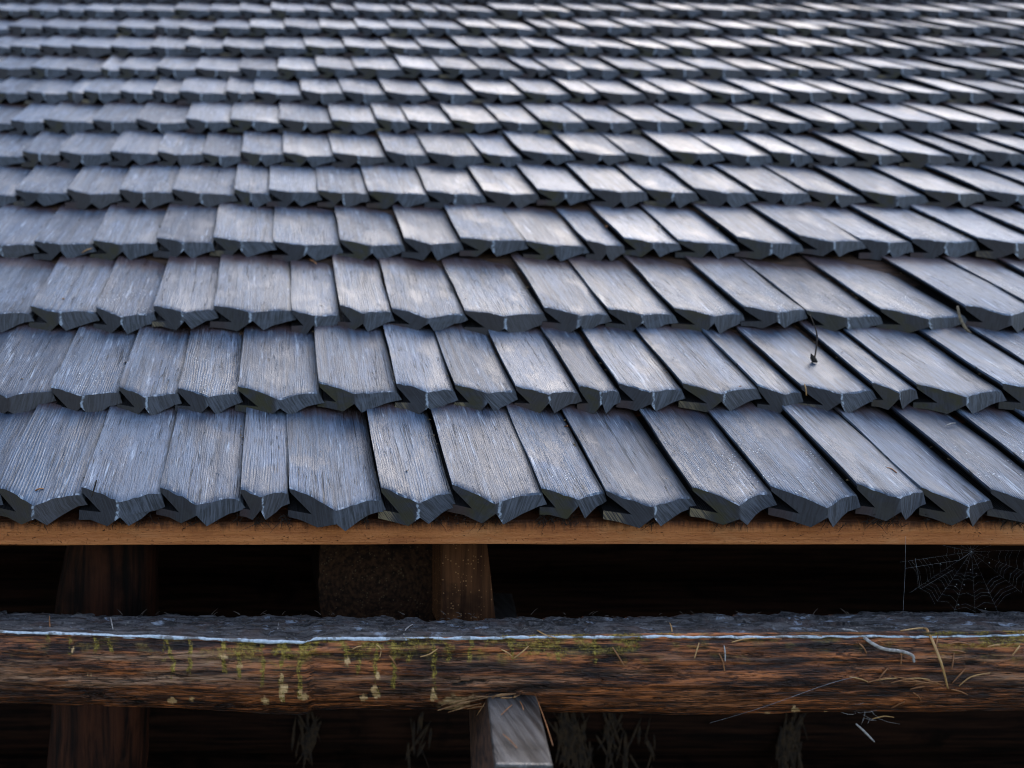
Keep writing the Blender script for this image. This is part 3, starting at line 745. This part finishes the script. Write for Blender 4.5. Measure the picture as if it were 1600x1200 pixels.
# ------------------------------------------------------------------ bracket arm under the log
def block(name, corners8, mats, mi, parent=None, bev=.002, seg=2):
    me = mesh(name, corners8, [(0, 1, 2, 3), (7, 6, 5, 4), (0, 4, 5, 1), (1, 5, 6, 2), (2, 6, 7, 3), (3, 7, 4, 0)], mats, mi)
    bm = bmesh.new(); bm.from_mesh(me)
    bmesh.ops.recalc_face_normals(bm, faces=bm.faces)
    if bev: bmesh.ops.bevel(bm, geom=list(bm.edges), offset=bev, segments=seg, affect='EDGES', profile=.6)
    bm.to_mesh(me); bm.free()
    return link(name, me, parent, (0, 0, 0))
hz = -.378
yF, yB = .892, 1.62
def at(x, y, z): return (x, y, CZ + z)
# top then bottom, front-left, front-right, back-right, back-left
tl_f, tr_f = .2128, .2705; tl_b, tr_b = .246 + .107, .310 + .107
brk = empty('support_bracket', (.26, 1.05, CZ - .46), 'wet grey squared timber arm poking out under the log', 'timber bracket')
block('arm', [at(tl_f, yF, hz), at(tr_f, yF, hz - .001), at(tr_b, yB, hz), at(tl_b, yB, hz + .001),
              at(tl_f - .022, yF + .004, hz - .075), at(tr_f + .004, yF + .004, hz - .075), at(tr_b, yB, hz - .075), at(tl_b - .02, yB, hz - .075)],
      [M_BRK_TOP, M_BRK_SIDE], [0, 1, 1, 1, 1, 1], brk, .0035)

# ------------------------------------------------------------------ timbers in the dark under the eaves
raf = empty('rafter_tail', (.28, 1.4, CZ - .42), 'speckled brown timber end standing right of the dark log end', 'rafter')
def pp(px, py, Y): v = P(px, py, Y); return (v.x, v.y, v.z)
Yr_ = 1.36
a = pp(690, 835, Yr_); b = pp(760, 835, Yr_); c = pp(777, 985, Yr_); d = pp(689, 985, Yr_)
back = [(q[0], q[1] + .30, q[2] + .02) for q in (a, b, c, d)]
block('timber', [a, b, c, d] + back, [M_RAFT], None, raf, .003)
# round log end with rings
def log_x(name, prof_r, axis, cpos, l0, l1, m_side, m_end, parent, seed=0, nseg=28, nl=24, wob=.05):
    V = []; Fc = []; mi = []
    for i in range(nl + 1):
        s = l0 + (l1 - l0) * i / nl
        for k in range(nseg):
            an = 2 * math.pi * k / nseg
            r = prof_r * (1 + wob * (float(fbm(s * 3 + seed * 7, math.cos(an) * 1.5 + math.sin(an) * 2.1 + 9, seed + 3)) - .5) * 2)
            if axis == 'y': r *= .93 / (abs(math.cos(an)) ** 3.4 + abs(math.sin(an)) ** 3.4) ** (1 / 3.4)
            if axis == 'x': V.append((s, cpos[0] + r * math.cos(an), cpos[1] + r * math.sin(an)))
            else: V.append((cpos[0] + r * math.cos(an), s, cpos[1] + r * math.sin(an)))
    for i in range(nl):
        for k in range(nseg): Fc.append((i * nseg + k, i * nseg + (k + 1) % nseg, (i + 1) * nseg + (k + 1) % nseg, (i + 1) * nseg + k)); mi.append(0)
    Fc.append(tuple(range(nseg))[::-1]); mi.append(1); Fc.append(tuple(nl * nseg + k for k in range(nseg))); mi.append(1)
    me = mesh(name, V, Fc, [m_side, m_end], mi, True)
    f = np.ones(len(me.polygons), bool); f[-2:] = False; me.polygons.foreach_set('use_smooth', f)
    bm = bmesh.new(); bm.from_mesh(me); bmesh.ops.recalc_face_normals(bm, faces=bm.faces); bm.to_mesh(me); bm.free()
    return link(name, me, parent, (0, 0, 0))
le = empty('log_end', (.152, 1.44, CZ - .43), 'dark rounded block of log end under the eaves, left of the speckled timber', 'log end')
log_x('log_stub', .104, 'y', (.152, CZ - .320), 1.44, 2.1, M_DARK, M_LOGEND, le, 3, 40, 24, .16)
# upright post, left
post = empty('upright_post', (-.3, 1.55, 0), 'red brown upright post in the shadow at the left', 'post')
Vp = []; Fp = []; nseg, nl = 26, 40
for i in range(nl + 1):
    z = CZ - .035 - (CZ - .035) * i / nl
    for k in range(nseg):
        an = 2 * math.pi * k / nseg
        r = .082 * (1 + .30 * (float(fbm(z * 4, math.cos(an) * 1.7 + 5, 12)) - .5) * 2 + .10 * (float(fbm(z * 2 + an * 3, an * 2, 14)) - .5))
        lean = (z - (CZ - .33)) * .10
        Vp.append((-.292 + lean + r * math.cos(an), 1.56 + r * .8 * math.sin(an), z))
for i in range(nl):
    for k in range(nseg): Fp.append((i * nseg + k, (i + 1) * nseg + k, (i + 1) * nseg + (k + 1) % nseg, i * nseg + (k + 1) % nseg))
Fp.append(tuple(range(nseg))); Fp.append(tuple(nl * nseg + k for k in range(nseg))[::-1])
link('trunk', mesh('trunk', Vp, Fp, M_POST, smooth=True), post, (0, 0, 0))
# log wall
wall = empty('log_wall', (.8, 1.92, 0), 'dark wall of stacked round logs far back under the eaves', 'log wall')
zc = CZ + .09; k = 0
while zc > -.05:
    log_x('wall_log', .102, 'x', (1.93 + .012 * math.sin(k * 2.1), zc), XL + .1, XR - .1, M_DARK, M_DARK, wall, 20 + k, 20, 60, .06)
    zc -= .196; k += 1
# moss chinking hanging out between the wall logs
acc = Acc(); rr = random.Random(21)
for (px, py, w_, n_) in [(480, 1128, 10, 9), (884, 1140, 14, 14), (905, 1165, 12, 10), (955, 1150, 16, 6), (1242, 1140, 12, 10), (1225, 1180, 10, 5), (1000, 1170, 20, 4), (655, 1150, 10, 3)]:
    for q in range(n_ * 4):
        c = P(px + rr.gauss(0, w_ * .7), py + rr.gauss(10, 24), 1.83); sx, sz = rr.uniform(.0012, .0035), rr.uniform(.012, .034)
        lean = rr.gauss(0, .35); base_ = len(acc.V); V_ = []; F_ = []
        for a_ in range(6):
            la = -1.5 + 3.0 * a_ / 5
            for b_ in range(7):
                lo = 2 * math.pi * b_ / 7; k_ = rr.uniform(.7, 1.3)
                zz = math.sin(la) * sz * k_
                V_.append(c + Vector((math.cos(la) * math.cos(lo) * sx * k_ + lean * zz, math.cos(la) * math.sin(lo) * sx * k_, zz)))
        for a_ in range(5):
            for b_ in range(7): F_.append((a_ * 7 + b_, a_ * 7 + (b_ + 1) % 7, (a_ + 1) * 7 + (b_ + 1) % 7, (a_ + 1) * 7 + b_))
        acc.add(V_, F_)
o = link('chinking_moss', mesh('chinking_moss', acc.V, acc.F, M_HMOSS), wall, (0, 0, 0)); o['kind'] = 'stuff'

# ------------------------------------------------------------------ needles, twigs
def log_hit(px, py, lift=.0012):
    """point on the log seen at photograph pixel: flat top or round front"""
    X0 = (px - CX) / F * 1.09
    zf1, _, R1 = log_params(np.array([X0])); zf1 = float(zf1[0]); R1 = float(R1[0])
    rim = CY - F * zf1 / 1.09
    if py <= rim:
        Y = -zf1 * F / (py - CY); return P(px, py, Y) + Vector((0, 0, lift + .001))
    cy1 = 1.09 + math.sqrt(R1 ** 2 - .036 ** 2); cz1 = zf1 - .036
    s = (CY - py) / F                       # z = s*Y ; (Y-cy)^2+(sY-cz)^2=R^2
    A = 1 + s * s; B = -2 * (cy1 + s * cz1); Cc = cy1 ** 2 + cz1 ** 2 - R1 ** 2
    D = max(0, B * B - 4 * A * Cc); Y = (-B - math.sqrt(D)) / (2 * A)
    v = P(px, py, Y); n_ = Vector((0, v.y - cy1, v.z - CZ - cz1)).normalized(); return v + n_ * (lift + .0012)
def curve_pts(pts, n=8):
    out = []
    m = len(pts)
    for i in range(n + 1):
        t = i / n * (m - 1); k = min(int(t), m - 2); f = t - k
        p0 = pts[max(k - 1, 0)]; p1 = pts[k]; p2 = pts[k + 1]; p3 = pts[min(k + 2, m - 1)]
        out.append(.5 * ((2 * p1) + (p2 - p0) * f + (2 * p0 - 5 * p1 + 4 * p2 - p3) * f * f + (3 * p1 - p0 - 3 * p2 + p3) * f ** 3))
    return out
def strand(name, pix, m, label, cat, r=.0011, hit=log_hit, group=None, n=8, taper=True, lifts=None):
    pts = [hit(x, y) + (Vector((0, -lifts[i], 0)) if lifts else Vector((0, 0, 0))) for i, (x, y) in enumerate(pix)]
    if len(pts) == 2:
        mid = (pts[0] + pts[1]) / 2 + Vector((0, -.0012, .0012)); pts.insert(1, mid)
    pts = curve_pts(pts, n)
    c = pts[len(pts) // 2].copy()
    rad = [r * (.55 + .45 * math.sin(math.pi * (i + .6) / (len(pts) + .2))) if taper else r for i in range(len(pts))]
    V_, F_ = tube([p - c for p in pts], rad, 6)
    o = link(name, mesh(name, V_, F_, m, smooth=True)); o.location = c
    return tag(o, label, cat, group, 'thing')
def z8(l): return [(800 + x / 2, 840 + y / 2) for (x, y) in l]
def z7(l): return [(x / 2, 840 + y / 2) for (x, y) in l]
G = 'dry needles on the gutter log'
strand('curled_twig', z8([(1030, 292), (1075, 300), (1110, 325), (1150, 345), (1205, 352), (1240, 365), (1246, 386)]), M_TWIG, 'pale grey curled twig hanging over the log rim', 'twig', .0022, n=18, lifts=[0, 0, .003, .004, .004, .004, .003])
strand('pine_needle', z8([(1215, 297), (1285, 289), (1297, 305), (1325, 385), (1352, 465)]), M_GOLD, 'long golden needle bent sharply over the log rim', 'needle', .0016, n=16, group=G, lifts=[0, 0, .004, .006, .003])
NEED = [
 (z8([(1330, 308), (1316, 356)]), M_NEEDLE, 'short brown needle hanging just right of the bent golden needle'),
 (z8([(1357, 333), (1395, 328), (1428, 336)]), M_NEEDLE, 'upper of two flat reddish needles below the rim at right'),
 (z8([(1358, 353), (1412, 359)]), M_NEEDLE, 'lower of two flat reddish needles below the rim at right'),
 (z8([(1376, 360), (1368, 412)]), M_NEEDLE, 'upright brown needle above the two crossed pale needles'),
 (z8([(1582, 338), (1556, 370)]), M_GOLD, 'slanting golden needle near the far right end of the log'),
 (z8([(1392, 460), (1430, 432), (1490, 420)]), M_GOLD, 'pale golden needle right of the needle tangle'),
 (z8([(1370, 452), (1414, 405)]), M_NEEDLE, 'brown needle slanting up out of the needle tangle'),
 (z8([(1050, 432), (1110, 448)]), M_GOLD, 'golden needle at the left tip of the needle tangle'),
 (z8([(1105, 450), (1180, 432)]), M_NEEDLE, 'needle rising to the right near the left tip of the tangle'), (z8([(1120, 445), (1200, 436)]), M_GOLD, 'long pale needle lying level in the left part of the tangle'), (z8([(1190, 432), (1290, 452)]), M_NEEDLE, 'reddish needle sloping down through the middle of the tangle'),
 (z8([(1210, 445), (1330, 455)]), M_NEEDLE, 'longest brown needle lying along the bottom of the tangle'), (z8([(1235, 437), (1300, 440)]), M_GOLD, 'short pale needle on top of the middle of the tangle'), (z8([(1255, 455), (1345, 446)]), M_NEEDLE, 'brown needle rising to the right in the right part of the tangle'),
 (z8([(1280, 440), (1345, 460)]), M_NEEDLE, 'brown needle sloping down into the foot of the bent golden needle'), (z8([(1140, 440), (1170, 405)]), M_NEEDLE, 'brown needle standing steeply out of the left part of the tangle'), (z8([(1180, 450), (1250, 438)]), M_NEEDLE, 'thin brown needle tilting up in the left middle of the tangle'),
 (z8([(1240, 470), (1285, 462)]), M_NEEDLE, 'short level needle just under the middle of the tangle'), (z8([(1250, 480), (1275, 505)]), M_NEEDLE, 'short needle sloping down below the middle of the tangle'),
 (z8([(1368, 470), (1420, 487)]), M_NEEDLE, 'thin brown needle below the right end of the tangle'),
 (z8([(582, 330), (575, 352), (567, 378)]), M_GOLD, 'golden upright needle left of the curled twig below the rim'),
 (z8([(660, 338), (663, 386)]), M_TWIG, 'pale upright needle touching the red brown needle'),
 (z8([(644, 362), (655, 385), (662, 418)]), M_NEEDLE, 'red brown upright needle below the pale one'),
 (z8([(312, 343), (330, 370), (350, 402)]), M_NEEDLE, 'brown curved needle slanting on mossy log above the bracket side'),
 (z8([(684, 328), (720, 319), (762, 315)]), M_GOLD, 'yellow needle lying along the log rim'),
 (z8([(775, 317), (840, 319)]), M_NEEDLE, 'brown needle lying along the rim beside the yellow one'),
 (z8([(918, 307), (966, 310)]), M_NEEDLE, 'small brown needle lying along the rim left of the twig'),
 (z8([(78, 295), (105, 310), (137, 316)]), M_GOLD, 'pale yellow needle draped over the rim above the bracket'),
 (z8([(4, 376), (25, 362), (50, 340)]), M_GOLD, 'bright yellow needle in the moss above the bracket'),
 (z8([(493, 272), (500, 300)]), M_GOLD, 'lone pale needle lying across the flat log top'),
 (z8([(1182, 527), (1225, 507)]), M_NEEDLE, 'red brown needle above the cobweb knot low on the log'),
 (z8([(1125, 560), (1160, 552), (1192, 555)]), M_GOLD, 'yellow needle caught in the cobweb knot low on the log'),
 (z8([(1210, 350), (1211, 397)]), M_NEEDLE, 'thin dark needle hanging below the curled twig'),
 (z8([(1080, 330), (1105, 362)]), M_NEEDLE, 'thin brown needle under the curled twig'),
 (z8([(1480, 342), (1520, 336)]), M_GOLD, 'small golden needle on green moss at far right'),
 (z7([(346, 255), (353, 292)]), M_TWIG, 'pale needle standing on the flat log top at left'),
 (z7([(155, 250), (156, 286)]), M_NEEDLE, 'leftmost needle lying on the flat log top'),
 (z7([(874, 255), (868, 292)]), M_TWIG, 'white needle on the flat log top below the log end'),
 (z7([(1262, 308), (1270, 290), (1290, 276)]), M_TWIG, 'pale bent needle on the flat top below the rafter'),
 (z7([(1312, 372), (1340, 365), (1366, 348)]), M_GOLD, 'thick pale yellow needle in the moss left of the bracket'),
 (z7([(1565, 350), (1600, 372)]), M_GOLD, 'golden needle on the moss straight above the bracket'),
 (z7([(1175, 335), (1190, 350), (1186, 374)]), M_GOLD, 'hooked yellow needle among the moss drips'),
 (z7([(1215, 368), (1240, 404)]), M_NEEDLE, 'brown needle among the moss drips near the hooked one'),
 (z7([(1100, 350), (1130, 340)]), M_GOLD, 'small yellow needle at the left end of the moss'),
]
for pts, m, lab in NEED:
    if lab: strand('pine_needle', pts, m, lab, 'needle', .0009, group=G)
    else: strand('pine_needle', pts, m, 'dry needle lying in the tangle at right on the log front', 'needle', .0009, group=G)
def brk_hit(px, py):
    Y = -hz * F / (py - CY); return P(px, py, Y) + Vector((0, 0, .002))
for pts, lab in [([(812, 1098), (818, 1112)], 'brown needle lying on the bracket near the log'), ([(834, 1082), (852, 1130), (864, 1168)], 'long dark needle along the right edge of the bracket'),
                 ([(783, 1120), (800, 1104)], 'small needle at the back left corner of the bracket top'), ([(786, 1150), (808, 1172)], 'needle lying in the middle of the wet bracket top')]:
    strand('pine_needle', pts, M_NEEDLE, lab, 'needle', .0006, hit=brk_hit, group='dry needles on the bracket')
strand('dead_stalk', z8([(1075, 582), (1100, 605), (1132, 638)]), M_TWIG, 'grey dead stalk hanging below the log at right', 'twig', .0014, hit=lambda x, y: P(x, y, 1.085))
# on the shingles
def roof_hit(row, lift=.003):
    Yr = roof_Y(ROWS[row][0]); hr = (CY - ROWS[row][0]) / F * Yr
    def h(px, py):
        s = (CY - py) / F            # s*Y = hr + TAN_S*(Y-Yr) - .006
        Y = (hr - TAN_S * Yr - .006) / (s - TAN_S); return P(px, py, Y) + Vector((0, 0, lift))
    return h
h1 = roof_hit(1); h0 = roof_hit(0); h2 = roof_hit(2)
bt = empty('budded_twig', tuple(h1(1271, 566)), 'dark thin twig with a black bud sticking up from the shingles', 'twig')
p0 = h1(1272, 567); p2 = p0 + Vector((-.024, -.030, .073)); p1 = (p0 + p2) / 2 + Vector((.008, 0, .004))
V_, F_ = tube(curve_pts([p0, p1, p2], 10), [.0012] * 6 + [.0009] * 5, 6); link('stem', mesh('stem', V_, F_, M_DTWIG, smooth=True), bt, (0, 0, 0))
V_, F_ = tube([p0 + Vector((-.006, -.002, .012)), p0 + Vector((-.003, -.001, .006)), p0 + Vector((0, 0, .001)), p0 + Vector((.004, -.002, -.002))], [.0008, .0036, .0044, .0014], 7); link('bud', mesh('bud', V_, F_, M_FIBRE), bt, (0, 0, 0))
Yst = roof_Y(480) - .004
strand('dry_stalk', [(1496, 478), (1500, 496), (1508, 512), (1517, 521)], M_STEM, 'curved dry stalk hanging from a shingle end at right', 'twig', .0026, hit=lambda x, y: P(x, y, Yst - .012), n=10)
strand('black_splinter', [(151, 750), (147, 764), (143, 777)], M_FIBRE, 'black splinter standing at the corner of a lowest shingle', 'splinter', .0013, hit=lambda x, y: P(x, y, 1.176))
strand('pine_needle', [(55, 770), (68, 767)], M_NEEDLE, 'orange needle on the lowest shingle at far left', 'needle', .0011, hit=h0, group='dry needles on the shingles')
strand('pine_needle', [(1385, 734), (1393, 736), (1401, 742)], M_NEEDLE, 'brown needle in the joint of the lowest shingles at right', 'needle', .0011, hit=h0, group='dry needles on the shingles')
strand('pine_needle', [(1478, 668), (1493, 664)], M_TWIG, 'pale reddish needle near the top of a lowest shingle', 'needle', .001, hit=h0, group='dry needles on the shingles')
strand('pine_needle', [(1257, 600), (1260, 618)], M_GOLD, 'orange needle at the left corner of a second course shingle', 'needle', .001, hit=lambda x, y: P(x, y, roof_Y(601) - .004), group='dry needles on the shingles')
strand('pine_needle', [(484, 408), (495, 415)], M_NEEDLE, 'orange needle tucked under a shingle end', 'needle', .0015, hit=h2, group='dry needles on the shingles')
strand('pine_needle', [(128, 395), (144, 388)], M_GOLD, 'orange needle leaning on a shingle end at left', 'needle', .0013, hit=lambda x, y: P(x, y, roof_Y(372) - .006), group='dry needles on the shingles')
def chip(px, py, hit, lab, m, s=.003):
    p = hit(px, py); rr = random.Random(int(px))
    V_ = [Vector((rr.uniform(-1, 1), rr.uniform(-.8, .8), rr.uniform(-.2, .6))).normalized() * s * k for k in (1, 1, .8, .9, .7, .9)]
    bm = bmesh.new(); [bm.verts.new(v) for v in V_]; bmesh.ops.convex_hull(bm, input=bm.verts)
    me = bpy.data.meshes.new('leaf_chip'); bm.to_mesh(me); bm.free(); me.materials.append(m)
    o = link('leaf_chip', me); o.location = p; tag(o, lab, 'leaf chip', 'dry chips on the shingles', 'thing')
chip(636, 739, h0, 'orange chip lying on a lowest shingle in the middle', M_GOLD)
chip(884, 669, h0, 'orange brown chip in the joint near the top of a lowest shingle', M_NEEDLE, .004)
chip(99, 470, h2, 'tan chip lying on a third course shingle at left', M_GOLD, .0035)
chip(948, 357, roof_hit(3), 'orange chip in a joint high on the roof', M_NEEDLE, .0045)
chip(1030, 357, roof_hit(3), 'cream chip lying on a fourth course shingle', M_TWIG, .0045)
chip(1156, 605, lambda x, y: P(x, y, roof_Y(601) - .012), 'reddish chip on the edge of a second course shingle', M_NEEDLE, .0035)

# ------------------------------------------------------------------ cobwebs
YW = 1.214
web = empty('spider_web', tuple(P(1515, 905, YW)), 'fine round spider web between eaves plank and log', 'spider web')
acc = Acc(); rr = random.Random(4)
hub = Vector((1518, 862)); nrad = 17; rads = []
for k in range(nrad):
    an = 2 * math.pi * k / nrad + rr.uniform(-.06, .06); L = rr.uniform(92, 118)
    rads.append((an, L))
for (an, L) in rads:
    e = hub + Vector((math.cos(an), math.sin(an))) * L
    if e.y < 852: e = hub + (e - hub) * ((852 - hub.y) / (e.y - hub.y)) if e.y != hub.y else e
    if e.y > 962: e = hub + (e - hub) * ((962 - hub.y) / (e.y - hub.y))
    acc.add(*tube([P(hub.x, hub.y, YW), P(e.x, e.y, YW + rr.uniform(-.004, .004))], [.00003, .00003], 3))
link('radial_threads', mesh('radial_threads', acc.V, acc.F, M_WEB), web, (0, 0, 0))
acc = Acc()
for q in range(15):
    d = 16 + q * 6.0
    for k in range(nrad):
        if rr.random() < .5: continue
        a0_, a1_ = rads[k][0], rads[(k + 1) % nrad][0] + (2 * math.pi if k == nrad - 1 else 0)
        A = hub + Vector((math.cos(a0_), math.sin(a0_))) * d; B = hub + Vector((math.cos(a1_), math.sin(a1_))) * (d + rr.uniform(-1, 1) + 6.0 / nrad)
        if min(A.y, B.y) < 852 or max(A.y, B.y) > 958: continue
        mid = (A + B) / 2 + (hub - (A + B) / 2) * .06
        acc.add(*tube([P(A.x, A.y, YW), P(mid.x, mid.y, YW), P(B.x, B.y, YW)], [.00003] * 3, 3))
link('spiral_threads', mesh('spiral_threads', acc.V, acc.F, M_WEB), web, (0, 0, 0))
acc = Acc()
acc.add(*tube([P(1415, 838, YW - .002), P(1414, 900, YW - .004), P(1411, 955, YW)], [.0001] * 3, 3))
acc.add(*tube([P(1415, 888, YW - .003), P(1500, 875, YW), P(1518, 862, YW)], [.00008] * 3, 3))
acc.add(*tube([P(1430, 872, YW - .003), P(1438, 920, YW), P(1490, 890, YW)], [.00008] * 3, 3))
for q in range(16):
    c = P(1518 + rr.gauss(0, 40), 890 + rr.gauss(0, 25), YW - .0008)
    v = [c + Vector((rr.uniform(-1, 1), rr.uniform(-.4, .4), rr.uniform(-1, 1))).normalized() * .0009 for _ in range(4)]
    acc.add(v, [(0, 1, 2), (0, 2, 3), (0, 3, 1), (1, 3, 2)])
link('frame_threads', mesh('frame_threads', acc.V, acc.F, M_WEB), web, (0, 0, 0))
V_, F_ = tube(curve_pts([log_hit(1108, 1126) + Vector((0, -.001, 0)), P(1192, 1105, 1.066), P(1290, 1070, 1.069), log_hit(1335, 1056)], 10), [.00013] * 11, 4)
tag(link('silk_thread', mesh('silk_thread', V_, F_, M_WEB)), 'single silk thread slanting across the log front at right', 'spider thread', None, 'thing')
acc = Acc()
for q in range(13):
    x, y = 1355 + rr.gauss(0, 14), 1115 + rr.gauss(0, 7); x2, y2 = x + rr.gauss(0, 16), y + rr.gauss(0, 9)
    acc.add(*tube([P(x, y, 1.076), P((x + x2) / 2, (y + y2) / 2 + 1.5, 1.072), P(x2, y2, 1.077)], [.0001, .0002, .0001], 3))
tag(link('cobweb_knot', mesh('cobweb_knot', acc.V, acc.F, M_TWIG)), 'pale tangled cobweb knot low on the log at right', 'cobweb', None, 'thing')
